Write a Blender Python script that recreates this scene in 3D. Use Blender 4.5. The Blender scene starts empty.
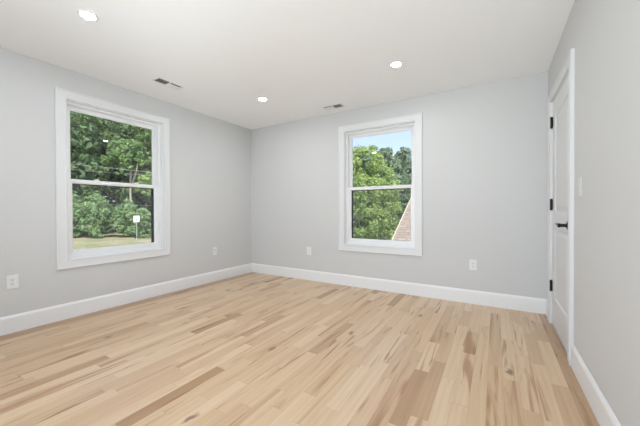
import bpy, bmesh, math, random
import numpy as np
from mathutils import Vector, Matrix

# ------------------------------------------------------------------ camera, world, sun, exposure
S = bpy.context.scene
COL = S.collection
YAW, PITCH, ROLL = math.radians(31.032), math.radians(-0.469), math.radians(-0.167)
cam_d = bpy.data.cameras.new('camera')
cam = bpy.data.objects.new('camera', cam_d)
COL.objects.link(cam)
cam_d.sensor_width = 36.0
cam_d.lens = 291.22 / 640 * 36.0
cam_d.clip_start = 0.03
cam_d.clip_end = 400
r_ = Vector((math.cos(YAW), math.sin(YAW), 0))
f_ = Vector((-math.sin(YAW) * math.cos(PITCH), math.cos(YAW) * math.cos(PITCH), math.sin(PITCH)))
u_ = r_.cross(f_)
r2 = r_ * math.cos(ROLL) + u_ * math.sin(ROLL)
u2 = -r_ * math.sin(ROLL) + u_ * math.cos(ROLL)
M = Matrix.Identity(4)
for i in range(3):
    M[i][0], M[i][1], M[i][2] = r2[i], u2[i], -f_[i]
M[2][3] = 1.05
cam.matrix_world = M
S.camera = cam

S.view_settings.view_transform = 'Standard'
S.view_settings.look = 'None'
S.view_settings.gamma = 1.0
S.view_settings.use_curve_mapping = False
S.view_settings.exposure = 0.23

SKY_STRENGTH = 0.30
SUN_ENERGY = 6.0
LAMP_EMIT = 280.0

w = bpy.data.worlds.new('sky')
S.world = w
w.use_nodes = True
nt = w.node_tree
nt.nodes.clear()
wo = nt.nodes.new('ShaderNodeOutputWorld')
wb = nt.nodes.new('ShaderNodeBackground')
sky = nt.nodes.new('ShaderNodeTexSky')
sky.sky_type = 'NISHITA'
sky.sun_disc = False
sky.sun_elevation = math.radians(48)
sky.sun_rotation = math.radians(140)
sky.air_density = 1.0
sky.dust_density = 1.6
sky.ozone_density = 1.5
wb.inputs['Strength'].default_value = SKY_STRENGTH
haze = nt.nodes.new('ShaderNodeMix')
haze.data_type = 'RGBA'
haze.inputs[0].default_value = 0.65
haze.inputs[7].default_value = (2.1, 2.35, 3.8, 1)
nt.links.new(sky.outputs[0], haze.inputs[6])
nt.links.new(haze.outputs[2], wb.inputs[0])
nt.links.new(wb.outputs[0], wo.inputs[0])

sun_d = bpy.data.lights.new('sun', 'SUN')
sun_d.energy = SUN_ENERGY
sun_d.angle = math.radians(1.0)
sun_d.color = (1.0, 0.95, 0.86)
sun = bpy.data.objects.new('sun', sun_d)
COL.objects.link(sun)
sun.location = (10, -14, 22)
sun.rotation_euler = Vector((-0.62, 0.55, -0.95)).to_track_quat('-Z', 'Y').to_euler()

# unseen fill light added behind the viewer, shining in level through an added window
fill_d = bpy.data.lights.new('rear_fill', 'AREA')
fill_d.shape = 'RECTANGLE'
fill_d.size, fill_d.size_y = 2.4, 2.0
fill_d.energy = 30.0
fill_d.color = (0.88, 0.925, 1.0)
fill = bpy.data.objects.new('rear_fill', fill_d)
COL.objects.link(fill)
fill.location = (-0.85, -1.46, 1.18)
fill.rotation_euler = (math.radians(90), 0, 0)

# added fill light outside that opening, aimed up to brighten the ceiling
gb_d = bpy.data.lights.new('ceiling_fill', 'AREA')
gb_d.shape = 'RECTANGLE'
gb_d.size, gb_d.size_y = 2.6, 1.6
gb_d.energy = 185.0
gb_d.color = (0.81, 0.89, 1.0)
gbl = bpy.data.objects.new('ceiling_fill', gb_d)
COL.objects.link(gbl)
gbl.location = (-0.95, -2.35, 0.15)
gbl.rotation_euler = (math.radians(127), 0, 0)
# second added upward fill, through an added opening in the right wall
sd_d = bpy.data.lights.new('side_fill', 'AREA')
sd_d.shape = 'RECTANGLE'
sd_d.size, sd_d.size_y = 1.6, 1.5
sd_d.energy = 265.0
sd_d.color = (0.81, 0.89, 1.0)
sdl = bpy.data.objects.new('side_fill', sd_d)
COL.objects.link(sdl)
sdl.location = (1.45, -0.30, 0.45)
sdl.rotation_euler = (math.radians(127), 0, math.radians(90))

# ------------------------------------------------------------------ dimensions
XL, XR, YB, YF, H = -3.591, 0.451, 3.682, -1.25, 2.44
T = 0.16            # wall thickness
BT, BH = 0.014, 0.152


# ------------------------------------------------------------------ material helpers
def new_mat(name):
    m = bpy.data.materials.new(name)
    m.use_nodes = True
    n = m.node_tree
    b = n.nodes['Principled BSDF']
    return m, n, b


def plain(name, col, rough=0.5, metal=0.0, spec=0.5, bump=0.0, bscale=200.0, var=0.0, vscale=3.0):
    m, n, b = new_mat(name)
    b.inputs['Roughness'].default_value = rough
    b.inputs['Metallic'].default_value = metal
    b.inputs['Specular IOR Level'].default_value = spec
    tc = n.nodes.new('ShaderNodeTexCoord')
    if var > 0:
        nz = n.nodes.new('ShaderNodeTexNoise')
        nz.inputs['Scale'].default_value = vscale
        nz.inputs['Detail'].default_value = 4
        n.links.new(tc.outputs['Object'], nz.inputs['Vector'])
        mx = n.nodes.new('ShaderNodeMix')
        mx.data_type = 'RGBA'
        mx.inputs[6].default_value = tuple(c * (1 - var) for c in col) + (1,)
        mx.inputs[7].default_value = tuple(min(1, c * (1 + var)) for c in col) + (1,)
        n.links.new(nz.outputs['Fac'], mx.inputs[0])
        n.links.new(mx.outputs[2], b.inputs['Base Color'])
    else:
        b.inputs['Base Color'].default_value = (*col, 1)
    if bump > 0:
        nb = n.nodes.new('ShaderNodeTexNoise')
        nb.inputs['Scale'].default_value = bscale
        nb.inputs['Detail'].default_value = 3
        n.links.new(tc.outputs['Object'], nb.inputs['Vector'])
        bp = n.nodes.new('ShaderNodeBump')
        bp.inputs['Strength'].default_value = bump
        bp.inputs['Distance'].default_value = 0.002
        n.links.new(nb.outputs['Fac'], bp.inputs['Height'])
        n.links.new(bp.outputs[0], b.inputs['Normal'])
    return m


WALL = plain('wall_paint', (0.645, 0.643, 0.635), 0.65, spec=0.3, bump=0.08, bscale=260, var=0.012, vscale=1.5)
CEIL = plain('ceiling_paint', (0.94, 0.94, 0.94), 0.8, spec=0.2, bump=0.05, bscale=220, var=0.006, vscale=1.2)
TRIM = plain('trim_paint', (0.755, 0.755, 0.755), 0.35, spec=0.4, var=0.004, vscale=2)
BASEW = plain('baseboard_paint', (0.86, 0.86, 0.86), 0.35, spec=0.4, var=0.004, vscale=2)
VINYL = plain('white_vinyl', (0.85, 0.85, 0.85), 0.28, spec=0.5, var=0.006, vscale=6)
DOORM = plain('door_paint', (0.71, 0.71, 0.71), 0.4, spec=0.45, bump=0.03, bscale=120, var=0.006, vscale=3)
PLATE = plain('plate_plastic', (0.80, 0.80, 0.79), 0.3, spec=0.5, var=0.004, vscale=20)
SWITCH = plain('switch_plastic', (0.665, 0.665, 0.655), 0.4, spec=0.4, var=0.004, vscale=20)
SLOT = plain('slot_dark', (0.03, 0.03, 0.03), 0.6, var=0.1, vscale=40)
BLACK = plain('black_metal', (0.012, 0.012, 0.013), 0.35, metal=0.4, bump=0.05, bscale=300, var=0.2, vscale=30)
VENTW = plain('vent_white', (0.80, 0.80, 0.79), 0.45, metal=0.0, var=0.01, vscale=20)
DUCT = plain('duct_dark', (0.16, 0.16, 0.16), 0.8, var=0.2, vscale=20)
SCREENF = plain('screen_frame', (0.018, 0.02, 0.02), 0.5, var=0.2, vscale=20)


def floor_mat():
    m, n, b = new_mat('oak_planks')
    L = n.links.new

    def N(t, **k):
        o = n.nodes.new(t)
        for a, v in k.items():
            setattr(o, a, v)
        return o

    def math_(op, a, bb=None, c=None):
        o = N('ShaderNodeMath', operation=op)
        for i, v in enumerate((a, bb, c)):
            if v is None:
                continue
            if isinstance(v, (int, float)):
                o.inputs[i].default_value = v
            else:
                L(v, o.inputs[i])
        return o.outputs[0]

    def wn(vec, dims='3D'):
        o = N('ShaderNodeTexWhiteNoise', noise_dimensions=dims)
        L(vec, o.inputs['W' if dims == '1D' else 'Vector'])
        return o

    def comb(x, y, z=0.0):
        o = N('ShaderNodeCombineXYZ')
        for i, v in enumerate((x, y, z)):
            if isinstance(v, (int, float)):
                o.inputs[i].default_value = v
            else:
                L(v, o.inputs[i])
        return o.outputs[0]

    def mixc(f, a, bb, blend='MIX'):
        o = N('ShaderNodeMix', data_type='RGBA', blend_type=blend)
        for i, v in ((0, f), (6, a), (7, bb)):
            if isinstance(v, (int, float)):
                o.inputs[i].default_value = v
            elif isinstance(v, tuple):
                o.inputs[i].default_value = (*v, 1)
            else:
                L(v, o.inputs[i])
        return o.outputs[2]

    def ramp(f, stops, interp='LINEAR'):
        o = N('ShaderNodeValToRGB')
        o.color_ramp.interpolation = interp
        el = o.color_ramp.elements
        while len(el) < len(stops):
            el.new(0.5)
        for e, (p, c) in zip(el, stops):
            e.position = p
            e.color = (*c, 1) if len(c) == 3 else c
        L(f, o.inputs[0])
        return o.outputs[0]

    def noise(vec, scale, detail=3, dist=0.0, rough=0.55):
        o = N('ShaderNodeTexNoise')
        o.inputs['Scale'].default_value = scale
        o.inputs['Detail'].default_value = detail
        o.inputs['Distortion'].default_value = dist
        o.inputs['Roughness'].default_value = rough
        L(vec, o.inputs['Vector'])
        return o.outputs['Fac']

    tc = N('ShaderNodeTexCoord')
    sp = N('ShaderNodeSeparateXYZ')
    L(tc.outputs['Object'], sp.inputs[0])
    X, Y = sp.outputs[0], sp.outputs[1]
    PW = 0.0826
    xs = math_('DIVIDE', math_('SUBTRACT', X, XL), PW)
    row = math_('FLOOR', xs)
    fx = math_('FRACT', xs)
    rr = wn(row, '1D')
    rsep = N('ShaderNodeSeparateColor')
    L(rr.outputs['Color'], rsep.inputs[0])
    length = math_('MULTIPLY_ADD', rsep.outputs[0], 0.6, 0.42)
    yo = math_('MULTIPLY_ADD', rsep.outputs[1], 9.0, Y)
    # wobble the boards' ends so that lengths along one row differ
    wob = N('ShaderNodeTexNoise', noise_dimensions='2D')
    wob.inputs['Scale'].default_value = 1.0
    wob.inputs['Detail'].default_value = 0
    L(comb(math_('MULTIPLY', row, 7.31), math_('MULTIPLY', yo, 0.8)), wob.inputs['Vector'])
    ys = math_('ADD', math_('DIVIDE', yo, length), math_('MULTIPLY', wob.outputs['Fac'], 1.1))
    idx = math_('FLOOR', ys)
    fy = math_('FRACT', ys)
    pr = wn(comb(row, idx))
    ps = N('ShaderNodeSeparateColor')
    L(pr.outputs['Color'], ps.inputs[0])
    p1, p2, p3 = ps.outputs[0], ps.outputs[1], ps.outputs[2]
    # base tone of each board
    base = ramp(p1, [(0.0, (0.795, 0.61, 0.415)), (0.40, (0.75, 0.555, 0.36)), (0.75, (0.70, 0.50, 0.31)),
                     (0.925, (0.655, 0.46, 0.285)), (0.955, (0.50, 0.315, 0.17)), (1.0, (0.44, 0.26, 0.13))])
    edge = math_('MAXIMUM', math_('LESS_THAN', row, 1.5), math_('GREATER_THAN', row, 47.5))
    base = mixc(edge, base, (0.53, 0.35, 0.205))  # wall-edge shade painted in as darker boards along both side walls
    # long grain
    off = math_('MULTIPLY', p2, 37.0)
    gv = comb(math_('ADD', math_('MULTIPLY', X, 34.0), off), math_('MULTIPLY_ADD', Y, 1.5, off), math_('MULTIPLY', p3, 11.0))
    g1 = noise(gv, 1.0, 4, 1.0)
    gv2 = comb(math_('ADD', math_('MULTIPLY', X, 150.0), off), math_('MULTIPLY', Y, 4.0), p3)
    g2 = noise(gv2, 1.0, 2, 0.3)
    c = mixc(math_('MULTIPLY', math_('SUBTRACT', g1, 0.42), 1.1), base, mixc(1.0, base, (0.78, 0.66, 0.53), 'MULTIPLY'))
    c = mixc(math_('MULTIPLY', g2, 0.28), c, mixc(1.0, c, (0.80, 0.73, 0.66), 'MULTIPLY'))
    # cathedral figure
    wv = N('ShaderNodeTexWave', wave_type='BANDS', bands_direction='X')
    wv.inputs['Scale'].default_value = 1.0
    wv.inputs['Distortion'].default_value = 7.0
    wv.inputs['Detail'].default_value = 2.0
    wv.inputs['Detail Scale'].default_value = 0.6
    L(comb(math_('ADD', math_('MULTIPLY', X, 9.0), off), math_('MULTIPLY', Y, 1.1), p3), wv.inputs['Vector'])
    c = mixc(math_('MULTIPLY', wv.outputs['Fac'], 0.16), c, mixc(1.0, c, (0.80, 0.69, 0.58), 'MULTIPLY'))
    # brown heartwood streaks in part of the boards
    hv = comb(math_('ADD', math_('MULTIPLY', X, 13.0), off), math_('MULTIPLY_ADD', Y, 0.9, off), math_('MULTIPLY', p3, 5.0))
    h = noise(hv, 1.0, 3, 0.8)
    hs = ramp(h, [(0.54, (0, 0, 0)), (0.66, (1, 1, 1))])
    hm = math_('MULTIPLY', hs, math_('MULTIPLY', math_('GREATER_THAN', p3, 0.40), 0.80))
    c = mixc(hm, c, mixc(1.0, c, (0.64, 0.47, 0.345), 'MULTIPLY'))
    # thin dark mineral streaks
    mv = comb(math_('ADD', math_('MULTIPLY', X, 27.0), math_('MULTIPLY', off, 1.7)), math_('MULTIPLY_ADD', Y, 1.6, off), p2)
    mm = ramp(noise(mv, 1.0, 2, 0.7), [(0.61, (0, 0, 0)), (0.72, (1, 1, 1))])
    mk = math_('MULTIPLY', mm, math_('MULTIPLY', math_('GREATER_THAN', p2, 0.45), 0.75))
    c = mixc(mk, c, (0.27, 0.135, 0.06))
    # knots
    vo = N('ShaderNodeTexVoronoi', feature='F1')
    vo.inputs['Scale'].default_value = 1.0
    vo.inputs['Randomness'].default_value = 1.0
    L(comb(math_('ADD', math_('MULTIPLY', X, 7.0), math_('MULTIPLY', noise(comb(X, Y), 14.0, 2), 0.35)), math_('MULTIPLY', Y, 2.6), 0.0), vo.inputs['Vector'])
    kd = ramp(vo.outputs['Distance'], [(0.06, (1, 1, 1)), (0.15, (0, 0, 0))])
    vs = N('ShaderNodeSeparateColor')
    L(vo.outputs['Color'], vs.inputs[0])
    kk = math_('MULTIPLY', kd, math_('MULTIPLY', math_('GREATER_THAN', vs.outputs[0], 0.72), 0.8))
    c = mixc(kk, c, (0.20, 0.095, 0.045))
    # seams
    ex = math_('LESS_THAN', math_('MINIMUM', fx, math_('SUBTRACT', 1.0, fx)), 0.009)
    dy = math_('MULTIPLY', math_('MINIMUM', fy, math_('SUBTRACT', 1.0, fy)), length)
    ey = math_('LESS_THAN', dy, 0.0011)
    seam = math_('MAXIMUM', ex, ey)
    c = mixc(math_('MULTIPLY', seam, 0.28), c, (0.22, 0.13, 0.075))
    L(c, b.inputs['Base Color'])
    b.inputs['Roughness'].default_value = 0.30
    rgh = math_('MULTIPLY_ADD', g1, 0.12, 0.24)
    L(rgh, b.inputs['Roughness'])
    b.inputs['Specular IOR Level'].default_value = 0.5
    bp = N('ShaderNodeBump')
    bp.inputs['Strength'].default_value = 0.25
    bp.inputs['Distance'].default_value = 0.001
    L(math_('SUBTRACT', math_('MULTIPLY', g2, 0.25), seam), bp.inputs['Height'])
    L(bp.outputs[0], b.inputs['Normal'])
    return m


def glass_mat():
    m, n, b = new_mat('window_glass')
    out = n.nodes['Material Output']
    n.nodes.remove(b)
    tr = n.nodes.new('ShaderNodeBsdfTransparent')
    tr.inputs[0].default_value = (0.965, 0.98, 0.97, 1)
    gl = n.nodes.new('ShaderNodeBsdfGlossy')
    gl.inputs['Roughness'].default_value = 0.0
    fr = n.nodes.new('ShaderNodeFresnel')
    fr.inputs[0].default_value = 1.5
    mx = n.nodes.new('ShaderNodeMixShader')
    n.links.new(fr.outputs[0], mx.inputs[0])
    n.links.new(tr.outputs[0], mx.inputs[1])
    n.links.new(gl.outputs[0], mx.inputs[2])
    n.links.new(mx.outputs[0], out.inputs[0])
    return m


def mesh_mat():
    m, n, b = new_mat('insect_mesh')
    out = n.nodes['Material Output']
    b.inputs['Base Color'].default_value = (0.42, 0.43, 0.43, 1)
    b.inputs['Roughness'].default_value = 0.6
    tr = n.nodes.new('ShaderNodeBsdfTransparent')
    mx = n.nodes.new('ShaderNodeMixShader')
    mx.inputs[0].default_value = 0.08
    n.links.new(tr.outputs[0], mx.inputs[1])
    n.links.new(b.outputs[0], mx.inputs[2])
    n.links.new(mx.outputs[0], out.inputs[0])
    return m


def lamp_mat():
    m, n, b = new_mat('led_diffuser')
    b.inputs['Base Color'].default_value = (0.9, 0.9, 0.9, 1)
    b.inputs['Emission Color'].default_value = (0.93, 0.965, 1.0, 1)
    b.inputs['Emission Strength'].default_value = LAMP_EMIT
    return m


def leaf_mat(name, dark, mid, light, trans=0.35):
    m, n, b = new_mat(name)
    out = n.nodes['Material Output']
    n.nodes.remove(b)
    at = n.nodes.new('ShaderNodeAttribute')
    at.attribute_name = 'tone'
    rp = n.nodes.new('ShaderNodeValToRGB')
    e = rp.color_ramp.elements
    e[0].color = (*dark, 1)
    e[1].color = (*light, 1)
    k = e.new(0.5)
    k.color = (*mid, 1)
    n.links.new(at.outputs['Fac'], rp.inputs[0])
    d = n.nodes.new('ShaderNodeBsdfDiffuse')
    t = n.nodes.new('ShaderNodeBsdfTranslucent')
    mx = n.nodes.new('ShaderNodeMixShader')
    mx.inputs[0].default_value = trans
    n.links.new(rp.outputs[0], d.inputs[0])
    n.links.new(rp.outputs[0], t.inputs[0])
    n.links.new(d.outputs[0], mx.inputs[1])
    n.links.new(t.outputs[0], mx.inputs[2])
    n.links.new(mx.outputs[0], out.inputs[0])
    return m


def ground_mat():
    m, n, b = new_mat('mown_grass')
    tc = n.nodes.new('ShaderNodeTexCoord')
    n1 = n.nodes.new('ShaderNodeTexNoise')
    n1.inputs['Scale'].default_value = 0.35
    n1.inputs['Detail'].default_value = 6
    n.links.new(tc.outputs['Object'], n1.inputs['Vector'])
    rp = n.nodes.new('ShaderNodeValToRGB')
    e = rp.color_ramp.elements
    e[0].position, e[0].color = 0.35, (0.24, 0.27, 0.13, 1)
    e[1].position, e[1].color = 0.62, (0.40, 0.36, 0.25, 1)
    n.links.new(n1.outputs['Fac'], rp.inputs[0])
    n.links.new(rp.outputs[0], b.inputs['Base Color'])
    b.inputs['Roughness'].default_value = 0.95
    b.inputs['Specular IOR Level'].default_value = 0.1
    return m


def shingle_mat():
    m, n, b = new_mat('tan_shingles')
    uv = n.nodes.new('ShaderNodeUVMap')
    br = n.nodes.new('ShaderNodeTexBrick')
    br.offset = 0.5
    br.inputs['Color1'].default_value = (0.42, 0.345, 0.29, 1)
    br.inputs['Color2'].default_value = (0.34, 0.27, 0.22, 1)
    br.inputs['Mortar'].default_value = (0.23, 0.18, 0.15, 1)
    br.inputs['Scale'].default_value = 1.0
    br.inputs['Mortar Size'].default_value = 0.015
    br.inputs['Brick Width'].default_value = 0.30
    br.inputs['Row Height'].default_value = 0.16
    n.links.new(uv.outputs[0], br.inputs['Vector'])
    nz = n.nodes.new('ShaderNodeTexNoise')
    nz.inputs['Scale'].default_value = 9
    nz.inputs['Detail'].default_value = 5
    n.links.new(uv.outputs[0], nz.inputs['Vector'])
    mx = n.nodes.new('ShaderNodeMix')
    mx.data_type = 'RGBA'
    mx.blend_type = 'MULTIPLY'
    mx.inputs[0].default_value = 0.5
    n.links.new(br.outputs['Color'], mx.inputs[6])
    rp = n.nodes.new('ShaderNodeValToRGB')
    rp.color_ramp.elements[0].color = (0.6, 0.6, 0.6, 1)
    n.links.new(nz.outputs['Fac'], rp.inputs[0])
    n.links.new(rp.outputs[0], mx.inputs[7])
    n.links.new(mx.outputs[2], b.inputs['Base Color'])
    b.inputs['Roughness'].default_value = 0.95
    b.inputs['Specular IOR Level'].default_value = 0.1
    bp = n.nodes.new('ShaderNodeBump')
    bp.inputs['Strength'].default_value = 0.6
    bp.inputs['Distance'].default_value = 0.02
    n.links.new(br.outputs['Fac'], bp.inputs['Height'])
    bp.invert = True
    n.links.new(bp.outputs[0], b.inputs['Normal'])
    return m


FLOORM = floor_mat()
GLASS = glass_mat()
MESHM = mesh_mat()
LAMPM = lamp_mat()
GRASS = ground_mat()
SHINGLE = shingle_mat()
BARK = plain('bark', (0.20, 0.17, 0.14), 0.9, spec=0.1, var=0.35, vscale=5)
BARK_GREY = plain('pale_bark', (0.42, 0.38, 0.33), 0.9, spec=0.1, var=0.25, vscale=3)
LEAF_MID = leaf_mat('leaves_mid', (0.12, 0.21, 0.095), (0.20, 0.32, 0.135), (0.32, 0.44, 0.19))
LEAF_DARK = leaf_mat('leaves_dark', (0.10, 0.18, 0.10), (0.16, 0.26, 0.135), (0.25, 0.36, 0.18))
LEAF_HEDGE = leaf_mat('leaves_hedge', (0.20, 0.32, 0.16), (0.30, 0.44, 0.22), (0.42, 0.55, 0.30))
LEAF_LIGHT = leaf_mat('leaves_light', (0.23, 0.34, 0.11), (0.35, 0.47, 0.165), (0.48, 0.59, 0.24))
LEAF_SAP = leaf_mat('leaves_sapling', (0.24, 0.37, 0.13), (0.34, 0.47, 0.18), (0.45, 0.57, 0.26))
LEAF_FAR = leaf_mat('leaves_far', (0.17, 0.25, 0.165), (0.25, 0.34, 0.22), (0.36, 0.45, 0.31))


# ------------------------------------------------------------------ object helpers
def tag(o, label=None, cat=None, group=None, kind=None):
    if label:
        o['label'] = label
    if cat:
        o['category'] = cat
    if group:
        o['group'] = group
    if kind:
        o['kind'] = kind
    return o


def thing(name, loc=(0, 0, 0), label=None, cat=None, group=None, kind=None):
    o = bpy.data.objects.new(name, None)
    COL.objects.link(o)
    o.location = loc
    o.empty_display_size = 0.1
    return tag(o, label, cat, group, kind)


def origin_of(p):
    v = Vector((0, 0, 0))
    while p is not None:
        v = v + p.location
        p = p.parent
    return v


def obj(name, bm, mat, parent=None, origin=None, smooth=False):
    """bm is in world coordinates; linked as one mesh object with a local origin"""
    me = bpy.data.meshes.new(name)
    bmesh.ops.recalc_face_normals(bm, faces=bm.faces)
    base = origin_of(parent)
    og = Vector(origin) if origin is not None else (base if parent else Vector((0, 0, 0)))
    bmesh.ops.translate(bm, verts=bm.verts, vec=-og)
    bm.to_mesh(me)
    bm.free()
    if smooth:
        for p in me.polygons:
            p.use_smooth = True
    for mm in (mat if isinstance(mat, (list, tuple)) else [mat]):
        me.materials.append(mm)
    o = bpy.data.objects.new(name, me)
    COL.objects.link(o)
    if parent:
        o.parent = parent
    o.location = og - base
    return o


def bx(bm, a, b, bevel=0.0):
    x0, y0, z0 = (min(p, q) for p, q in zip(a, b))
    x1, y1, z1 = (max(p, q) for p, q in zip(a, b))
    mt = Matrix.Translation(((x0 + x1) / 2, (y0 + y1) / 2, (z0 + z1) / 2)) @ Matrix.Diagonal((x1 - x0, y1 - y0, z1 - z0, 1))
    g = bmesh.ops.create_cube(bm, size=1.0, matrix=mt)
    if bevel > 0:
        es = set()
        for v in g['verts']:
            es.update(v.link_edges)
        bmesh.ops.bevel(bm, geom=list(es), offset=bevel, segments=2, affect='EDGES', profile=0.5)


def cyl(bm, c, axis, r, h, seg=24, r2=None):
    rot = Vector((0, 0, 1)).rotation_difference(Vector(axis)).to_matrix().to_4x4()
    bmesh.ops.create_cone(bm, cap_ends=True, segments=seg, radius1=r, radius2=r if r2 is None else r2, depth=h,
                          matrix=Matrix.Translation(c) @ rot)


# wall frames: (a along the wall, z, h out of the wall into the room)
def ML(a, z, h): return Vector((XL + h, a, z))
def MB(a, z, h): return Vector((a, YB - h, z))
def MR(a, z, h): return Vector((XR - h, a, z))


def wbox(bm, W, a0, a1, z0, z1, h0, h1, bevel=0.0):
    bx(bm, W(a0, z0, h0), W(a1, z1, h1), bevel)


def ring(bm, W, a0, a1, z0, z1, prof, closed=True):
    """mitred frame; prof = (inset from the outer edge, h) points, closed loop. closed=False leaves the bottom open (door casing)"""
    if closed:
        cs = [(a0, z0, 1, 1), (a1, z0, -1, 1), (a1, z1, -1, -1), (a0, z1, 1, -1)]
    else:
        cs = [(a0, z0, 1, 0), (a0, z1, 1, -1), (a1, z1, -1, -1), (a1, z0, -1, 0)]
    loops = []
    for (a, z, sa, sz) in cs:
        loops.append([bm.verts.new(W(a + sa * i, z + sz * i, h)) for i, h in prof])
    n = len(prof)
    k = len(cs)
    for j in range(k if closed else k - 1):
        A, B = loops[j], loops[(j + 1) % k]
        for i in range(n):
            bm.faces.new((A[i], A[(i + 1) % n], B[(i + 1) % n], B[i]))
    if not closed:
        bm.faces.new(loops[0])
        bm.faces.new(loops[-1])


def rect_prof(wd, h0, h1, ch=0.003):
    return [(0, h0), (0, h1 - ch), (ch, h1), (wd - ch, h1), (wd, h1 - ch), (wd, h0)]


# ------------------------------------------------------------------ openings
WZ0, WZ1 = 0.491, 2.233           # outer edge of the window casing
CW = 0.085
WIN_L = (1.079, 2.213)
WIN_FILL = (-1.05, 0.45)  # window added out of view so the side fill light gets in
WIN_B = (-1.897, -0.760)
DOOR_A0, DOOR_A1 = 2.632, 3.402   # door leaf edges along the right wall
DOOR_H = 2.035


def wall_with_hole(name, W, a0, a1, hole, thick):
    bm = bmesh.new()
    for h0, h1, z0, z1 in (hole if isinstance(hole[0], tuple) else [hole]):
        wbox(bm, W, a0, h0, -0.2, H + 0.2, 0, -thick)
        wbox(bm, W, h0, h1, -0.2, z0, 0, -thick)
        wbox(bm, W, h0, h1, z1, H + 0.2, 0, -thick)
        a0 = h1
    wbox(bm, W, a0, a1, -0.2, H + 0.2, 0, -thick)
    return obj(name, bm, WALL)


bm = bmesh.new()
bx(bm, (XL, YF, -0.2), (XR, YB, 0))
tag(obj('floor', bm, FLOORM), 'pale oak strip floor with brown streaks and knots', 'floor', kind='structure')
bm = bmesh.new()
bx(bm, (XL, YF, H), (XR, YB, H + 0.2))
tag(obj('ceiling', bm, CEIL), 'flat white ceiling with recessed lights', 'ceiling', kind='structure')

ci = CW - 0.006
tag(wall_with_hole('wall_left', ML, YF - T, YB + T, (WIN_L[0] + ci, WIN_L[1] - ci, WZ0 + ci, WZ1 - ci), T),
    'light grey wall on the left with the forest window', 'wall', kind='structure')
tag(wall_with_hole('wall_back', MB, XL, XR, (WIN_B[0] + ci, WIN_B[1] - ci, WZ0 + ci, WZ1 - ci), T),
    'light grey back wall with the sky window', 'wall', kind='structure')
# right wall: a niche for the door, closed at its back
bm = bmesh.new()
g = 0.022
wbox(bm, MR, YF - T, WIN_FILL[0] + ci, -0.2, H + 0.2, 0, -T)
wbox(bm, MR, WIN_FILL[0] + ci, WIN_FILL[1] - ci, -0.2, WZ0 + ci, 0, -T)
wbox(bm, MR, WIN_FILL[0] + ci, WIN_FILL[1] - ci, WZ1 - ci, H + 0.2, 0, -T)
wbox(bm, MR, WIN_FILL[1] - ci, DOOR_A0 - g, -0.2, H + 0.2, 0, -T)
wbox(bm, MR, DOOR_A1 + g, YB + T, -0.2, H + 0.2, 0, -T)
wbox(bm, MR, DOOR_A0 - g, DOOR_A1 + g, DOOR_H + g, H + 0.2, 0, -T)
wbox(bm, MR, DOOR_A0 - g, DOOR_A1 + g, -0.2, DOOR_H + g, -0.10, -T)
wbox(bm, MR, DOOR_A0 - g, DOOR_A1 + g, -0.2, 0.0, 0, -0.10)
tag(obj('wall_right', bm, WALL), 'light grey wall on the right with the white door', 'wall', kind='structure')
def MF(a, z, h): return Vector((a, YF + h, z))


tag(wall_with_hole('wall_front', MF, XL, XR, (-2.05, 0.35, 0.18, 2.18), T), 'light grey wall behind the viewer', 'wall', kind='structure')  # hole added for the rear fill lights

# ------------------------------------------------------------------ baseboards
BP = [(0, 0), (BT, 0), (BT, BH - 0.022), (BT - 0.003, BH - 0.012), (BT - 0.007, BH - 0.004), (BT - 0.009, BH), (0, BH)]


def baseboard(name, W, a0, a1, label):
    bm = bmesh.new()
    A = [bm.verts.new(W(a0, z, h)) for h, z in BP]
    B = [bm.verts.new(W(a1, z, h)) for h, z in BP]
    n = len(BP)
    for i in range(n):
        bm.faces.new((A[i], A[(i + 1) % n], B[(i + 1) % n], B[i]))
    bm.faces.new(A)
    bm.faces.new(B)
    return tag(obj(name, bm, BASEW), label, 'baseboard', kind='structure')


baseboard('baseboard_left', ML, YF, YB, 'tall white baseboard along the left wall')
baseboard('baseboard_back', MB, XL + BT, XR, 'tall white baseboard along the back wall')
DC = 0.092
baseboard('baseboard_right', MR, YF, DOOR_A0 - DC + 0.004, 'tall white baseboard along the right wall before the door')
baseboard('baseboard_corner', MR, DOOR_A1 + DC - 0.004, YB - BT, 'short white baseboard between the door and the corner')


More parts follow.
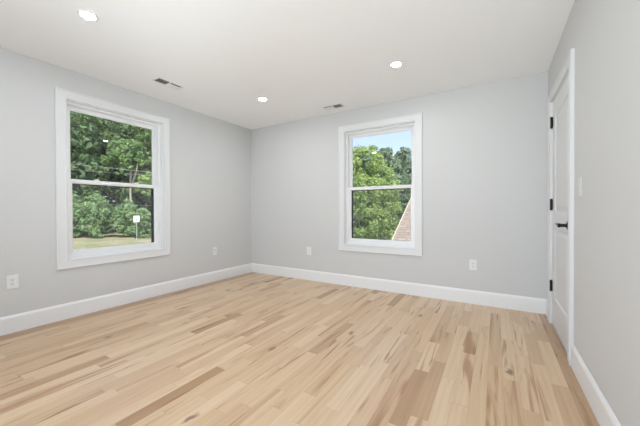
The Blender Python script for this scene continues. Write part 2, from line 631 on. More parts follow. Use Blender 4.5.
# ------------------------------------------------------------------ windows
def window(name, W, a0, a1, label, lock_a):
    z0, z1 = WZ0, WZ1
    root = thing(name, W((a0 + a1) / 2, z0, 0), label, 'window', kind='structure')
    # casing: flat board, slim raised outer edge, small inner bead
    bm = bmesh.new()
    ring(bm, W, a0, a1, z0, z1, [(0, 0), (0, 0.021), (0.002, 0.023), (0.011, 0.023), (0.014, 0.018), (0.070, 0.016),
                                (0.073, 0.0185), (CW - 0.002, 0.0185), (CW, 0.0165), (CW, 0)])
    obj('casing', bm, TRIM, root)
    # jamb lining
    j0, j1, k0, k1 = a0 + ci, a1 - ci, z0 + ci, z1 - ci
    bm = bmesh.new()
    ring(bm, W, j0, j1, k0, k1, [(0, 0), (0.012, 0), (0.012, -T), (0, -T)])
    obj('jamb', bm, VINYL, root)
    # vinyl frame
    f0, f1, g0, g1 = j0 + 0.012, j1 - 0.012, k0 + 0.012, k1 - 0.012
    bm = bmesh.new()
    ring(bm, W, f0, f1, g0, g1, [(0, -0.050), (0.020, -0.050), (0.022, -0.052), (0.022, -0.058), (0.015, -0.060),
                                (0.015, -0.140), (0, -0.140)])
    # parting stops between the two sash tracks
    ring(bm, W, f0 + 0.0151, f1 - 0.0151, g0 + 0.0151, g1 - 0.0151, [(0, -0.0935), (0.006, -0.0935), (0.006, -0.0965), (0, -0.0965)])
    obj('frame', bm, VINYL, root)
    s0, s1 = f0 + 0.017, f1 - 0.017
    b0, b1 = g0 + 0.017, g1 - 0.017
    zm = (b0 + b1) / 2 - 0.008

    def sash(nm, q0, q1, h0, h1, st, bot, top):
        bm = bmesh.new()
        wbox(bm, W, s0, s0 + st, q0, q1, h0, h1, 0.003)
        wbox(bm, W, s1 - st, s1, q0, q1, h0, h1, 0.003)
        wbox(bm, W, s0 + st - 0.002, s1 - st + 0.002, q0, q0 + bot, h0 - 0.0005, h1 + 0.0005, 0.003)
        wbox(bm, W, s0 + st - 0.002, s1 - st + 0.002, q1 - top, q1, h0 - 0.0005, h1 + 0.0005, 0.003)
        # glazing bead
        ring(bm, W, s0 + st - 0.001, s1 - st + 0.001, q0 + bot - 0.001, q1 - top + 0.001,
             [(0, h1 - 0.004), (0.003, h1 - 0.004), (0.008, h1 - 0.010), (0.008, h0 + 0.006), (0, h0 + 0.006)])
        o = obj(nm, bm, VINYL, root)
        bm = bmesh.new()
        hc = (h0 + h1) / 2
        wbox(bm, W, s0 + st, s1 - st, q0 + bot, q1 - top, hc - 0.002, hc + 0.002)
        gp = obj('glass_pane', bm, GLASS, o)
        tag(gp, 'clear window glass')
        return o

    st = 0.040
    lower = sash('lower_sash', b0, zm + 0.022, -0.092, -0.062, st, 0.052, 0.036)
    sash('upper_sash', zm - 0.018, b1, -0.130, -0.100, st, 0.036, 0.043)
    # sash locks on the meeting rail
    for dx in (-0.2, 0.2):
        bm = bmesh.new()
        c = (a0 + a1) / 2 + dx
        wbox(bm, W, c - 0.026, c + 0.026, zm + 0.022, zm + 0.030, -0.094, -0.066, 0.003)
        wbox(bm, W, c - 0.010, c + 0.022, zm + 0.030, zm + 0.036, -0.088, -0.072, 0.002)
        obj('sash_lock', bm, VINYL, root)
    # half insect screen outside the lower sash
    bm = bmesh.new()
    ring(bm, W, s0 + 0.002, s1 - 0.002, b0, zm + 0.012, rect_prof(0.038, -0.158, -0.144, 0.002))
    sc = obj('insect_screen', bm, SCREENF, root)
    tag(sc, 'black framed half insect screen')
    bm = bmesh.new()
    wbox(bm, W, s0 + 0.038, s1 - 0.038, b0 + 0.036, zm - 0.024, -0.1525, -0.1520)
    obj('screen_mesh', bm, MESHM, sc)
    return root


window('window_1', ML, WIN_L[0], WIN_L[1], 'white double hung window on left wall looking onto dense woods', 0)
window('fill_window_side', MR, WIN_FILL[0], WIN_FILL[1], 'added white double hung window in the right wall, opening for fill light', 0)
root = thing('fill_window_rear', (-0.85, YF, 0.18), 'added wide white picture window behind the viewer, opening for fill light', 'window', kind='structure')  # added window, unseen, only an inlet for the two rear fill lights
bm = bmesh.new()
ring(bm, MF, -2.05 - 0.08, 0.35 + 0.08, 0.18 - 0.08, 2.18 + 0.08, rect_prof(CW, 0, 0.018))
obj('casing', bm, TRIM, root)
bm = bmesh.new()
ring(bm, MF, -2.05, 0.35, 0.18, 2.18, [(0, -0.06), (0.05, -0.06), (0.05, -0.11), (0, -0.11)])
wbox(bm, MF, -0.875, -0.825, 0.22, 2.14, -0.11, -0.06)
obj('frame', bm, VINYL, root)
for q0, q1 in ((-2.0, -0.875), (-0.825, 0.30)):
    bm = bmesh.new()
    wbox(bm, MF, q0, q1, 0.23, 2.13, -0.087, -0.083)
    obj('glass_pane', bm, GLASS, root)
window('window_2', MB, WIN_B[0], WIN_B[1], 'white double hung window on back wall showing blue sky and roof', 0)

# ------------------------------------------------------------------ door
door = thing('door_1', (XR, (DOOR_A0 + DOOR_A1) / 2, 0), 'white panelled door with black hinges near the back corner', 'door', kind='structure')
bm = bmesh.new()
ring(bm, MR, DOOR_A0 - DC, DOOR_A1 + DC, 0.0, DOOR_H + DC,
     [(0, 0), (0, 0.021), (0.002, 0.023), (0.011, 0.023), (0.014, 0.018), (0.068, 0.0155), (0.071, 0.018), (0.081, 0.018), (0.083, 0.016), (0.083, 0)], closed=False)
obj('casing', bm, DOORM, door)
bm = bmesh.new()
ring(bm, MR, DOOR_A0 - g, DOOR_A1 + g, 0.0, DOOR_H + g, [(0, 0), (g - 0.003, 0), (g - 0.003, -0.042), (g + 0.009, -0.042), (g + 0.009, -0.098), (0, -0.098)], closed=False)
obj('jamb', bm, TRIM, door)


def door_leaf():
    """slab with two moulded panels on its room face"""
    bm = bmesh.new()
    z0, z1 = 0.012, DOOR_H - 0.003
    a0, a1 = DOOR_A0, DOOR_A1
    hf, hb = -0.002, -0.037
    st = 0.115
    panels = [(0.255, 0.88), (1.03, z1 - 0.125)]
    # face built as a grid with raised/recessed panels
    zs = [z0] + [v for p in panels for v in p] + [z1]
    as_ = [a0, a0 + st, a1 - st, a1]
    vt = {}

    def V(a, z, h):
        k = (round(a, 5), round(z, 5), round(h, 5))
        if k not in vt:
            vt[k] = bm.verts.new(MR(a, z, h))
        return vt[k]

    def quad(p, q, r, s):
        bm.faces.new([V(*p), V(*q), V(*r), V(*s)])

    for i in range(3):
        for j in range(len(zs) - 1):
            A0, A1, Z0, Z1 = as_[i], as_[i + 1], zs[j], zs[j + 1]
            if i == 1 and (Z0, Z1) in panels:
                steps = [(0, hf), (0.004, hf - 0.001), (0.012, hf - 0.009), (0.020, hf - 0.010), (0.045, hf - 0.003), (0.052, hf - 0.002)]
                for (i0, h0), (i1, h1) in zip(steps[:-1], steps[1:]):
                    o = [(A0 + i0, Z0 + i0, h0), (A1 - i0, Z0 + i0, h0), (A1 - i0, Z1 - i0, h0), (A0 + i0, Z1 - i0, h0)]
                    n_ = [(A0 + i1, Z0 + i1, h1), (A1 - i1, Z0 + i1, h1), (A1 - i1, Z1 - i1, h1), (A0 + i1, Z1 - i1, h1)]
                    for k in range(4):
                        quad(o[k], o[(k + 1) % 4], n_[(k + 1) % 4], n_[k])
                quad(*n_)
            else:
                quad((A0, Z0, hf), (A1, Z0, hf), (A1, Z1, hf), (A0, Z1, hf))
    # edges and back
    fa = [a for a in as_]
    for i in range(3):
        quad((as_[i], z0, hf), (as_[i + 1], z0, hf), (as_[i + 1], z0, hb), (as_[i], z0, hb))
        quad((as_[i], z1, hf), (as_[i + 1], z1, hf), (as_[i + 1], z1, hb), (as_[i], z1, hb))
    for j in range(len(zs) - 1):
        quad((a0, zs[j], hf), (a0, zs[j + 1], hf), (a0, zs[j + 1], hb), (a0, zs[j], hb))
        quad((a1, zs[j], hf), (a1, zs[j + 1], hf), (a1, zs[j + 1], hb), (a1, zs[j], hb))
        for i in range(3):
            quad((as_[i], zs[j], hb), (as_[i + 1], zs[j], hb), (as_[i + 1], zs[j + 1], hb), (as_[i], zs[j + 1], hb))
    return bm


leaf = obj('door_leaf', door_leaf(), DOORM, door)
for hz in (1.852, 1.10, 0.352):
    bm = bmesh.new()
    ya = DOOR_A1 + 0.0015
    cyl(bm, MR(ya, hz, 0.009), (0, 0, 1), 0.009, 0.100, 16)
    cyl(bm, MR(ya, hz + 0.050, 0.007), (0, 0, 1), 0.0055, 0.008, 12, 0.003)
    cyl(bm, MR(ya, hz - 0.050, 0.007), (0, 0, 1), 0.0055, 0.008, 12)
    wbox(bm, MR, ya - 0.020, ya - 0.001, hz - 0.046, hz + 0.046, -0.0015, 0.0012)
    wbox(bm, MR, ya + 0.001, ya + 0.010, hz - 0.046, hz + 0.046, -0.0015, 0.0012)
    tag(obj('hinge', bm, BLACK, door, smooth=False), 'black butt hinge')
# lever handle
bm = bmesh.new()
ka, kz = DOOR_A0 + 0.066, 0.938
cyl(bm, MR(ka, kz, 0.004), (-1, 0, 0), 0.032, 0.012, 32, 0.029)
cyl(bm, MR(ka, kz, 0.014), (-1, 0, 0), 0.020, 0.010, 24, 0.014)
cyl(bm, MR(ka, kz, 0.034), (-1, 0, 0), 0.012, 0.036, 20)
cyl(bm, MR(ka, kz, 0.056), (-1, 0, 0), 0.015, 0.016, 20)
pts = [(0.0, 0.0, 0.010), (0.03, 0.001, 0.0095), (0.07, 0.003, 0.0085), (0.095, 0.006, 0.0075), (0.104, 0.008, 0.006)]
rings = []
for da, dz, rr in pts:
    c = MR(ka + da, kz + dz, 0.056)
    rings.append([bm.verts.new(c + Vector((math.cos(t) * rr * 0.8, 0, math.sin(t) * rr))) for t in [k * math.tau / 12 for k in range(12)]])
for A, B in zip(rings[:-1], rings[1:]):
    for k in range(12):
        bm.faces.new((A[k], A[(k + 1) % 12], B[(k + 1) % 12], B[k]))
bm.faces.new(rings[0])
bm.faces.new(rings[-1])
tag(obj('lever_handle', bm, BLACK, door), 'black lever handle')


# ------------------------------------------------------------------ wall plates
def outlet(W, a, z, label):
    root = thing('wall_outlet', W(a, z - 0.058, 0), label, 'outlet', 'white wall outlets above the baseboards')
    bm = bmesh.new()
    wbox(bm, W, a - 0.037, a + 0.037, z - 0.059, z + 0.059, 0.0, 0.006, 0.002)
    obj('cover_plate', bm, PLATE, root)
    bm = bmesh.new()
    wbox(bm, W, a - 0.0165, a + 0.0165, z - 0.0335, z + 0.0335, 0.004, 0.0085, 0.0015)
    rc = obj('receptacle', bm, PLATE, root)
    bm = bmesh.new()
    for dz in (0.017, -0.017):
        wbox(bm, W, a - 0.0075, a - 0.0050, z + dz - 0.002, z + dz + 0.007, 0.0080, 0.0088)
        wbox(bm, W, a + 0.0050, a + 0.0075, z + dz - 0.002, z + dz + 0.007, 0.0080, 0.0088)
        p = W(a, z + dz - 0.008, 0.0084)
        cyl(bm, p, W(0, 0, 1) - W(0, 0, 0), 0.0028, 0.0008, 10)
    obj('slot', bm, SLOT, rc)
    return root


outlet(ML, 0.785, 0.440, 'white outlet at far left, left of the woods window')
outlet(ML, 2.910, 0.452, 'white outlet on left wall between woods window and corner')
outlet(MB, -2.411, 0.442, 'white outlet on back wall left of the sky window')
outlet(MB, -0.2125, 0.436, 'white outlet on back wall between the sky window and door')

sw = thing('light_switch', MR(2.372, 1.192 - 0.059, 0), 'white rocker light switch on the right wall beside the door', 'light switch')
bm = bmesh.new()
wbox(bm, MR, 2.372 - 0.037, 2.372 + 0.037, 1.192 - 0.059, 1.192 + 0.059, 0, 0.006, 0.002)
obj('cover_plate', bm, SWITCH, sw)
bm = bmesh.new()
wbox(bm, MR, 2.372 - 0.0165, 2.372 + 0.0165, 1.192 - 0.0335, 1.192 + 0.0335, 0.004, 0.009, 0.0015)
obj('rocker', bm, SWITCH, sw)


# ------------------------------------------------------------------ ceiling lights
def downlight(x, y, label):
    root = thing('recessed_light', (x, y, H), label, 'ceiling light', 'round recessed lights in the ceiling')
    bm = bmesh.new()
    n = 48
    prof = [(0.060, 0.0), (0.059, -0.003), (0.056, -0.006), (0.047, -0.006), (0.0435, -0.003), (0.0435, 0.0)]
    loops = []
    for k in range(n):
        t = k * math.tau / n
        loops.append([bm.verts.new((x + r * math.cos(t), y + r * math.sin(t), H + z)) for r, z in prof])
    for k in range(n):
        A, B = loops[k], loops[(k + 1) % n]
        for i in range(len(prof)):
            j = (i + 1) % len(prof)
            bm.faces.new((A[i], A[j], B[j], B[i]))
    obj('trim_ring', bm, VENTW, root)
    bm = bmesh.new()
    cyl(bm, (x, y, H - 0.0015), (0, 0, 1), 0.043, 0.003, 48)
    tag(obj('diffuser', bm, LAMPM, root), 'glowing white diffuser')
    return root


downlight(-2.480, 0.934, 'round recessed ceiling light nearest the woods window, largest in view')
downlight(-2.482, 2.750, 'small round recessed ceiling light closest to the far room corner')
downlight(-0.811, 2.759, 'round recessed ceiling light above right of the sky window')
downlight(-0.811, 0.934, 'round recessed ceiling light overhead near the viewer')


# ------------------------------------------------------------------ ceiling vents
def vent(cx, cy, along_y, flip, gapside, label):
    root = thing('ceiling_vent', (cx, cy, H), label, 'air vent', 'white air vents in the ceiling')

    def P(a, c, z):   # a along the long side, c across
        return Vector((cx + c, cy + a, H + z)) if along_y else Vector((cx + a, cy + c, H + z))

    def WV(a, c, h):
        return P(a, c, -h)
    la, lc = 0.150, 0.075
    bm = bmesh.new()
    ring(bm, WV, -la, la, -lc, lc, [(0, 0), (0, 0.003), (0.003, 0.006), (0.020, 0.008), (0.022, 0.006), (0.022, 0)])
    bx(bm, P(-0.006, -lc + 0.021, -0.007), P(0.006, lc - 0.021, -0.0005))
    obj('frame', bm, VENTW, root)
    bm = bmesh.new()
    bx(bm, P(-la + 0.02, -lc + 0.02, -0.0008), P(la - 0.02, lc - 0.02, -0.0002))
    obj('duct_opening', bm, DUCT, root)
    # two banks of slats with opposite tilt
    for bank, (s0, s1) in enumerate(((-la + 0.022, -0.006), (0.006, la - 0.022))):
        tilt = (1 if bank == 0 else -1) * flip
        shut = tilt != gapside
        n = 6
        step = (2 * lc - 0.044) / n
        for k in range(n):
            if shut and k in ((n - 1, n - 2) if gapside > 0 else (0, 1)):
                continue
            c = -lc + 0.022 + step * (k + 0.5)
            d = tilt * step * 0.36
            bm = bmesh.new()
            vs = []
            for a in (s0, s1):
                for dc, z in ((-d, -0.0022), (d, -0.0078)):
                    for tz in (0, 0.0009):
                        vs.append(bm.verts.new(P(a, c + dc, z - tz)))
            A, B = vs[:4], vs[4:]
            o = [0, 1, 3, 2]
            bm.faces.new([A[i] for i in o])
            bm.faces.new([B[i] for i in o])
            for i in range(4):
                p, q = o[i], o[(i + 1) % 4]
                bm.faces.new((A[p], A[q], B[q], B[p]))
            obj('slat', bm, VENTW, root)
    return root


vent(-3.052, 1.877, True, 1, 1, 'white ceiling air vent above the woods window')
vent(-1.856, 3.440, False, 1, -1, 'white ceiling air vent above the sky window')

# ------------------------------------------------------------------ outdoors
GZ = -3.0
bm = bmesh.new()
bmesh.ops.create_grid(bm, x_segments=40, y_segments=40, size=120, matrix=Matrix.Translation((-40, 40, GZ)))
rnd = random.Random(3)
for v in bm.verts:
    v.co.z += rnd.uniform(-0.06, 0.06)
tag(obj('lawn', bm, GRASS), 'mown lawn with dry tan patches outside', 'lawn', kind='structure')


def leaves_mesh(name, blobs, n, size, seed, mat, clump=0.34, nclump=16, base=None):
    """blobs: (cx,cy,cz,rx,ry,rz) relative to the foot; leaves sit on small clumps on each blob's skin"""
    rg = np.random.default_rng(seed)
    b = np.array(blobs, float)
    area = (b[:, 3] * b[:, 5])
    pick = rg.choice(len(b), size=n, p=area / area.sum())
    dirs = rg.normal(size=(len(b), nclump, 3))
    dirs /= np.linalg.norm(dirs, axis=2, keepdims=True)
    cl_r = rg.uniform(0.6, 1.25, size=(len(b), nclump)) * clump
    cl_t = rg.normal(0, 0.16, size=(len(b), nclump))
    ck = rg.integers(0, nclump, size=n)
    c = b[pick, :3] + dirs[pick, ck] * b[pick, 3:] * 0.80
    d = rg.normal(size=(n, 3))
    d /= np.linalg.norm(d, axis=1, keepdims=True)
    rad = cl_r[pick, ck][:, None] * b[pick, 3:]
    pos = c + d * rad * rg.uniform(0.55, 1.08, size=(n, 1))
    # leaf plane: roughly facing outwards and up
    nrm = d + np.array([0, 0, 0.35]) + rg.normal(0, 0.55, size=(n, 3))
    nrm /= np.linalg.norm(nrm, axis=1, keepdims=True)
    t = rg.normal(size=(n, 3))
    t -= nrm * (t * nrm).sum(1, keepdims=True)
    t /= np.linalg.norm(t, axis=1, keepdims=True)
    bt = np.cross(nrm, t)
    s = size * rg.uniform(0.6, 1.3, size=(n, 1))
    v = np.stack([pos - t * s * 0.6, pos + bt * s * 0.36 + nrm * s * 0.08, pos + t * s * 0.6, pos - bt * s * 0.36 + nrm * s * 0.08], axis=1).reshape(-1, 3)
    me = bpy.data.meshes.new(name)
    me.vertices.add(n * 4)
    me.vertices.foreach_set('co', v.astype(np.float32).ravel())
    me.loops.add(n * 4)
    me.loops.foreach_set('vertex_index', np.arange(n * 4, dtype=np.int32))
    me.polygons.add(n)
    me.polygons.foreach_set('loop_start', np.arange(0, n * 4, 4, dtype=np.int32))
    me.update(calc_edges=True)
    at = me.attributes.new('tone', 'FLOAT', 'FACE')
    tone = np.clip(0.5 + cl_t[pick, ck] + rg.normal(0, 0.16, size=n), 0, 1)
    at.data.foreach_set('value', tone.astype(np.float32))
    me.materials.append(mat)
    return me


def tube(bm, pts, seg=10):
    rings = []
    for i, (p, r) in enumerate(pts):
        p = Vector(p)
        q = Vector(pts[min(i + 1, len(pts) - 1)][0]) - Vector(pts[max(i - 1, 0)][0])
        rot = Vector((0, 0, 1)).rotation_difference(q.normalized())
        rings.append([bm.verts.new(p + rot @ Vector((math.cos(t) * r, math.sin(t) * r, 0))) for t in [k * math.tau / seg for k in range(seg)]])
    for A, B in zip(rings[:-1], rings[1:]):
        for k in range(seg):
            bm.faces.new((A[k], A[(k + 1) % seg], B[(k + 1) % seg], B[k]))
    bm.faces.new(rings[0])
    bm.faces.new(rings[-1])


def crown_blobs(seed, height, rad, low, n=11, top=0.55):
    """stacked irregular crown from z=low to z=height"""
    rg = random.Random(seed)
    out = []
    for k in range(n):
        f = (k + 0.5) / n
        z = low + (height - low) * (0.08 + 0.84 * f)
        prof = math.sin(math.pi * min(1, (0.18 + 0.82 * f))) ** 0.6 if f > 0.45 else 0.75 + 0.5 * f
        R = rad * prof
        a = k * 2.4 + rg.uniform(-0.4, 0.4)
        br = rad * rg.uniform(0.42, 0.60) * (top + (1 - top) * prof)
        out.append((math.cos(a) * max(0, R - br) , math.sin(a) * max(0, R - br), min(z, height - br * 0.9), br, br, br * 0.85))
    out.append((0, 0, (low + height) / 2, rad * 0.6, rad * 0.6, (height - low) * 0.42))
    return out


def tree(name, x, y, height, rad, low, seed, mat, n, leaf, label, cat, group=None, trunk_r=0.2, fork=None, clump=0.34, blobs=None, nclump=16, bark=None):
    root = thing(name, (x, y, GZ), label, cat, group)
    bl = blobs or crown_blobs(seed, height, rad, low)
    me = leaves_mesh('foliage', bl, n, leaf, seed, mat, clump, nclump)
    fo = bpy.data.objects.new('foliage', me)
    COL.objects.link(fo)
    fo.parent = root
    rg = random.Random(seed)
    bm = bmesh.new()
    o = Vector((x, y, GZ - 0.1))
    top = low + (height - low) * 0.55
    p = [(o, trunk_r * 1.4), (o + Vector((0.03, 0, top * 0.2)), trunk_r), (o + Vector((rg.uniform(-.2, .2), rg.uniform(-.2, .2), top * 0.6)), trunk_r * 0.75),
         (o + Vector((rg.uniform(-.3, .3), rg.uniform(-.3, .3), top)), trunk_r * 0.3)]
    tube(bm, p)
    for k in range(4):
        b = bl[(k * 3) % len(bl)]
        s = o + Vector((0, 0, top * (0.45 + 0.1 * k)))
        e = o + Vector((b[0] * 0.8, b[1] * 0.8, max(b[2], top * 0.6)))
        tube(bm, [(s, trunk_r * 0.45), ((s + e) / 2 + Vector((0, 0, 0.2)), trunk_r * 0.3), (e, trunk_r * 0.12)], 7)
    for s, e, r in (fork or []):
        tube(bm, [(o + Vector(s), r), ((o + Vector(s) + o + Vector(e)) / 2 + Vector((0.1, 0.05, 0)), r * 0.85), (o + Vector(e), r * 0.6)], 8)
    obj('trunk', bm, bark or BARK, root)
    return root


CY, SY = math.cos(YAW), math.sin(YAW)


def cf(r, d):
    """metres right of / ahead of the viewer, on the ground plan"""
    return (r * CY - d * SY, r * SY + d * CY)


# woods beyond the left window
G_W = 'tall trees of the woods'
for (r, d, hgt, rad, low, seed, mat, lab) in (
        (-41.5, 50, 25, 6.2, 5.0, 11, LEAF_MID, 'tall broad green tree filling the upper left of the woods window'),
        (-36.5, 56, 25, 6.0, 4.5, 12, LEAF_DARK, 'tall dark tree at the centre of the woods window'),
        (-29.8, 52, 25, 5.6, 9.0, 13, LEAF_MID, 'tall tree at the upper right of the woods window, behind the forked trunk'),
        (-47.5, 54, 24, 6.0, 4.0, 14, LEAF_MID, 'tall tree beyond the left edge of the woods window'),
        (-24.0, 53, 23, 5.5, 4.0, 15, LEAF_DARK, 'tall tree beyond the right edge of the woods window')):
    x, y = cf(r, d)
    tree('woodland_tree', x, y, hgt, rad, low, seed, mat, 26000, 0.40, lab, 'tree', G_W, 0.32, clump=0.26, nclump=30)
x, y = cf(-29.9, 46)
tree('woodland_tree', x, y, 15.5, 3.4, 11.0, 21, LEAF_MID, 5000, 0.42, 'slender forked tree with bare grey trunk at right of the woods window', 'tree', G_W, 0.20,
     fork=[((0, 0, 7.5), (cf(1.3, 0)[0], cf(1.3, 0)[1], 12.0), 0.16)], clump=0.30, bark=BARK_GREY)
G_S = 'leafy shrubs along the woods edge'
for (r, d, hgt, rad, seed, mat, lab) in (
        (-37.6, 44.5, 6.6, 2.6, 31, LEAF_HEDGE, 'leafy green shrub at the lower left of the woods window'),
        (-33.6, 44.0, 6.9, 2.6, 32, LEAF_HEDGE, 'leafy green shrub at the lower middle of the woods window'),
        (-30.1, 45.5, 6.0, 2.3, 33, LEAF_HEDGE, 'leafy green shrub just left of the small white sign'),
        (-27.2, 44.5, 4.6, 2.1, 34, LEAF_HEDGE, 'low leafy shrub just right of the small white sign'),
        (-28.4, 47.5, 11.0, 2.0, 35, LEAF_SAP, 'bright yellow-green sapling at the right edge of the woods window'),
        (-42.0, 45.0, 6.2, 2.7, 36, LEAF_HEDGE, 'leafy shrub beyond the left edge of the woods window')):
    x, y = cf(r, d)
    tree('woodland_shrub', x, y, hgt, rad, 0.3 if mat is not LEAF_SAP else 6.9, seed, mat, 12000, 0.27, lab, 'shrub', G_S, 0.07, clump=0.30, nclump=26)

# street sign at the woods edge
sx, sy = cf((136.5 - 320) / 291.2 * 42.0, 42.0)
sign = thing('road_sign', (sx, sy, GZ), 'small white rectangular sign on a thin post at the woods edge', 'sign')
sd = Vector((0 - sx, 0 - sy, 0)).normalized()
sr = Vector((-sd.y, sd.x, 0))
SIGNW = plain('sign_white', (0.80, 0.84, 0.86), 0.5, var=0.02, vscale=3)
POST = plain('post_steel', (0.42, 0.46, 0.43), 0.5, metal=0.3, var=0.1, vscale=5)
INK = plain('sign_ink', (0.30, 0.36, 0.40), 0.6, var=0.1, vscale=5)


def sbox(bm, a0, a1, z0, z1, h0, h1):
    c = Vector((sx, sy, GZ))
    vs = [bm.verts.new(c + sr * a + sd * h + Vector((0, 0, z))) for a in (a0, a1) for z in (z0, z1) for h in (h0, h1)]
    for f in ((0, 1, 3, 2), (4, 5, 7, 6), (0, 1, 5, 4), (2, 3, 7, 6), (0, 2, 6, 4), (1, 3, 7, 5)):
        bm.faces.new([vs[i] for i in f])


bm = bmesh.new()
sbox(bm, -0.04, 0.04, -0.2, 3.2, -0.03, 0.03)
obj('post', bm, POST, sign)
bm = bmesh.new()
sbox(bm, -0.37, 0.37, 2.48, 3.40, 0.03, 0.04)
pl = obj('sign_panel', bm, SIGNW, sign)
bm = bmesh.new()
sbox(bm, -0.09, 0.09, 2.72, 2.98, 0.0401, 0.044)
sbox(bm, -0.16, 0.16, 3.10, 3.17, 0.0401, 0.044)
obj('sign_mark', bm, INK, pl)

# overhead wires
WIRE = plain('wire_grey', (0.42, 0.45, 0.43), 0.6, var=0.1, vscale=1)


def wire(p, q, sag, r, label):
    p, q = Vector(p), Vector(q)
    bm = bmesh.new()
    n = 24
    tube(bm, [(p.lerp(q, k / n) - Vector((0, 0, sag * 4 * (k / n) * (1 - k / n))), r) for k in range(n + 1)], 6)
    m_ = (p + q) / 2
    return tag(obj('utility_wire', bm, WIRE, origin=m_), label, 'wire', 'overhead utility wires')


def wpt(u, v, d):
    x, y = cf((u - 320) / 291.2 * d, d)
    return (x, y, 1.05 - (v - 210.6) / 291.2 * d)


wire(wpt(-40, 151, 30), wpt(290, 187, 30), 0.0, 0.014, 'higher overhead wire crossing the upper woods window')
wire(wpt(-40, 160, 31), wpt(290, 186, 31), 0.0, 0.010, 'lower of two wires crossing the upper woods window')
wire(wpt(-40, 200, 31), wpt(290, 209, 31), 0.0, 0.009, 'overhead wire seen through the lower half of the woods window')
wire(wpt(330, 191, 27), wpt(460, 197, 27), 0.0, 0.014, 'overhead wire seen through the sky window beside the roof')

# trees beyond the back window
x, y = cf((352 - 320) / 291.2 * 20.5, 20.5)
gb = []
for (u, v, dd, R) in ((356, 158, 20.4, 0.9), (370, 156, 20.2, 0.85), (362, 172, 19.8, 1.2), (345, 168, 20.5, 1.5), (364, 163, 20.3, 1.25), (381, 172, 20.2, 0.98), (352, 190, 19.6, 1.6), (372, 194, 19.4, 1.35),
                      (387, 190, 20.0, 0.95), (388, 206, 19.8, 0.95), (340, 212, 20.0, 1.7), (360, 218, 19.4, 1.5), (379, 218, 19.6, 1.15),
                      (390, 220, 20.2, 0.6), (386, 230, 20.0, 0.7), (380, 237, 20.4, 0.8), (366, 238, 20.0, 1.0), (349, 240, 20.2, 1.1), (330, 185, 20.5, 1.6), (350, 180, 21.5, 2.0), (370, 205, 21.5, 1.8), (352, 230, 20.5, 1.3), (372, 230, 20.3, 0.9), (320, 200, 20.5, 1.6)):
    px, py, pz = wpt(u, v, dd)
    gb.append((px - x, py - y, pz - GZ, R, R, R * 0.92))
tree('leafy_tree', x, y, 8.4, 3.0, 2.4, 41, LEAF_LIGHT, 42000, 0.15, 'bright yellow-green leafy tree close outside the sky window', 'tree', None, 0.18, clump=0.30, blobs=gb, nclump=30)
G_D = 'darker trees behind the bright tree'
for (u, d, vtop, rad, seed, lab) in ((386, 37, 146, 3.0, 51, 'dark green tree at the middle of the sky window, behind the bright tree'),
                                     (403, 40, 145, 3.4, 52, 'dark green tree at the right of the sky window, behind the roof'),
                                     (357, 36, 147.5, 1.5, 53, 'dark tree whose tip peeks over the bright tree at left of sky window'),
                                     (432, 40, 150, 3.0, 54, 'dark tree beyond the right edge of the sky window')):
    px, py, pz = wpt(u, vtop, d)
    tree('distant_tree', px, py, pz - GZ, rad, 2.0, seed, LEAF_FAR, 22000, 0.26, lab, 'tree', G_D, 0.22, clump=0.28, nclump=28)
px, py, pz = wpt(404, 176, 30)  # shrub in dark leaves standing in for a patch of deep shadow
tree('shadow_shrub', px, py, pz - GZ, 1.7, 0.4, 61, LEAF_DARK, 5000, 0.26, 'dark shrub added for the deep shadow between the bright tree and the tan roof', 'shrub', None, 0.08)

# woods closing the view far behind (a mass of foliage nobody could count)
wbl = []
rg = random.Random(77)
for k in range(46):
    a = math.radians(-95 + k * 3.0)        # bearing from straight ahead of the viewer, negative = left
    d = 66 + rg.uniform(-3, 3)
    x, y = cf(d * math.sin(a), d * math.cos(a))
    left = a < math.radians(-22)
    hh = rg.uniform(21, 27) if left else rg.uniform(8.0, 9.5)
    for zz in ((2, 7, 12, 17, hh - 3.5) if left else (1.5, 4.5, hh - 2.5)):
        R = rg.uniform(4.2, 5.4) if left else rg.uniform(2.6, 3.2)
        wbl.append((x + rg.uniform(-1, 1), y + rg.uniform(-1, 1), zz, R, R, R * 0.9))
me = leaves_mesh('distant_woods', wbl, 110000, 0.95, 78, LEAF_DARK, 0.36, 14)
dw = bpy.data.objects.new('distant_woods', me)
COL.objects.link(dw)
dw.location = (0, 0, GZ)
tag(dw, 'dense mass of dark woods closing the view outside', 'woods', kind='stuff')

# neighbouring house: only its roof rises into the back window
hx0, hx1 = -3.0, 6.0
ye, yr = 8.2, 14.2
SL = 0.5784


def rz(yy):
    return -0.017 + (yy - 9.666) * SL


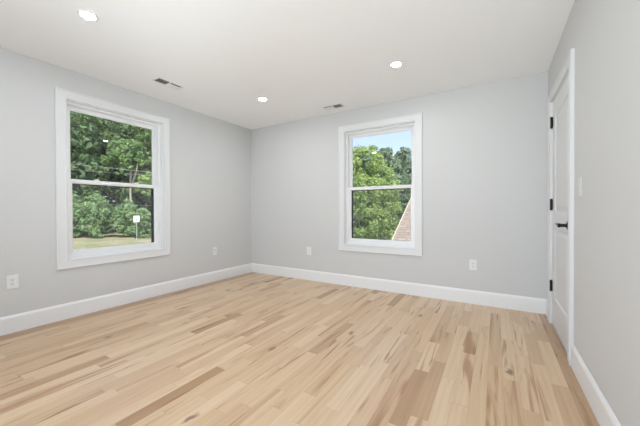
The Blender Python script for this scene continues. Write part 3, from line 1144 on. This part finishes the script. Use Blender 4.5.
house = thing('house', (hx0, ye, GZ), 'neighbouring house with a tan shingled gable roof, low at right outside the sky window', 'house')
RAKE = plain('rake_paint', (0.62, 0.55, 0.45), 0.7, var=0.05, vscale=2)
SIDING = plain('siding', (0.62, 0.60, 0.56), 0.7, var=0.05, vscale=1)
bm = bmesh.new()
yb2 = 2 * yr - ye
prof = [(ye + 0.4, GZ), (ye + 0.4, rz(ye + 0.4) - 0.20), (yr, rz(yr) - 0.20), (yb2 - 0.4, rz(ye + 0.4) - 0.20), (yb2 - 0.4, GZ)]
A = [bm.verts.new((hx0 + 0.3, yy, zz)) for yy, zz in prof]
B = [bm.verts.new((hx1 - 0.3, yy, zz)) for yy, zz in prof]
for i in range(5):
    bm.faces.new((A[i], A[(i + 1) % 5], B[(i + 1) % 5], B[i]))
bm.faces.new(A)
bm.faces.new(B)
obj('wall', bm, SIDING, house)
bm = bmesh.new()
uvl = bm.loops.layers.uv.new('UVMap')
prof = [(ye, rz(ye)), (yr, rz(yr)), (yb2, rz(ye)), (yb2, rz(ye) - 0.14), (yr, rz(yr) - 0.16), (ye, rz(ye) - 0.14)]
A = [bm.verts.new((hx0, yy, zz)) for yy, zz in prof]
B = [bm.verts.new((hx1, yy, zz)) for yy, zz in prof]
for i in range(6):
    bm.faces.new((A[i], A[(i + 1) % 6], B[(i + 1) % 6], B[i]))
bm.faces.new(A)
bm.faces.new(B)
for f in bm.faces:
    for lp in f.loops:
        c = lp.vert.co
        lp[uvl].uv = (c.x, math.copysign(1, c.y - yr) * abs(c.y - yr) * math.sqrt(1 + SL * SL))
obj('roof', bm, SHINGLE, house)
bm = bmesh.new()
for s in (-1, 1):
    y0 = yr + s * (yr - ye)
    vs = []
    for xx in (hx0 - 0.03, hx0 + 0.005):
        for yy, zz in ((y0, rz(ye)), (yr, rz(yr))):
            for dz in (0.008, -0.17):
                vs.append(bm.verts.new((xx, yy, zz + dz)))
    for f in ((0, 1, 3, 2), (4, 5, 7, 6), (0, 1, 5, 4), (2, 3, 7, 6), (0, 2, 6, 4), (1, 3, 7, 5)):
        bm.faces.new([vs[i] for i in f])
obj('rake_board', bm, RAKE, house)
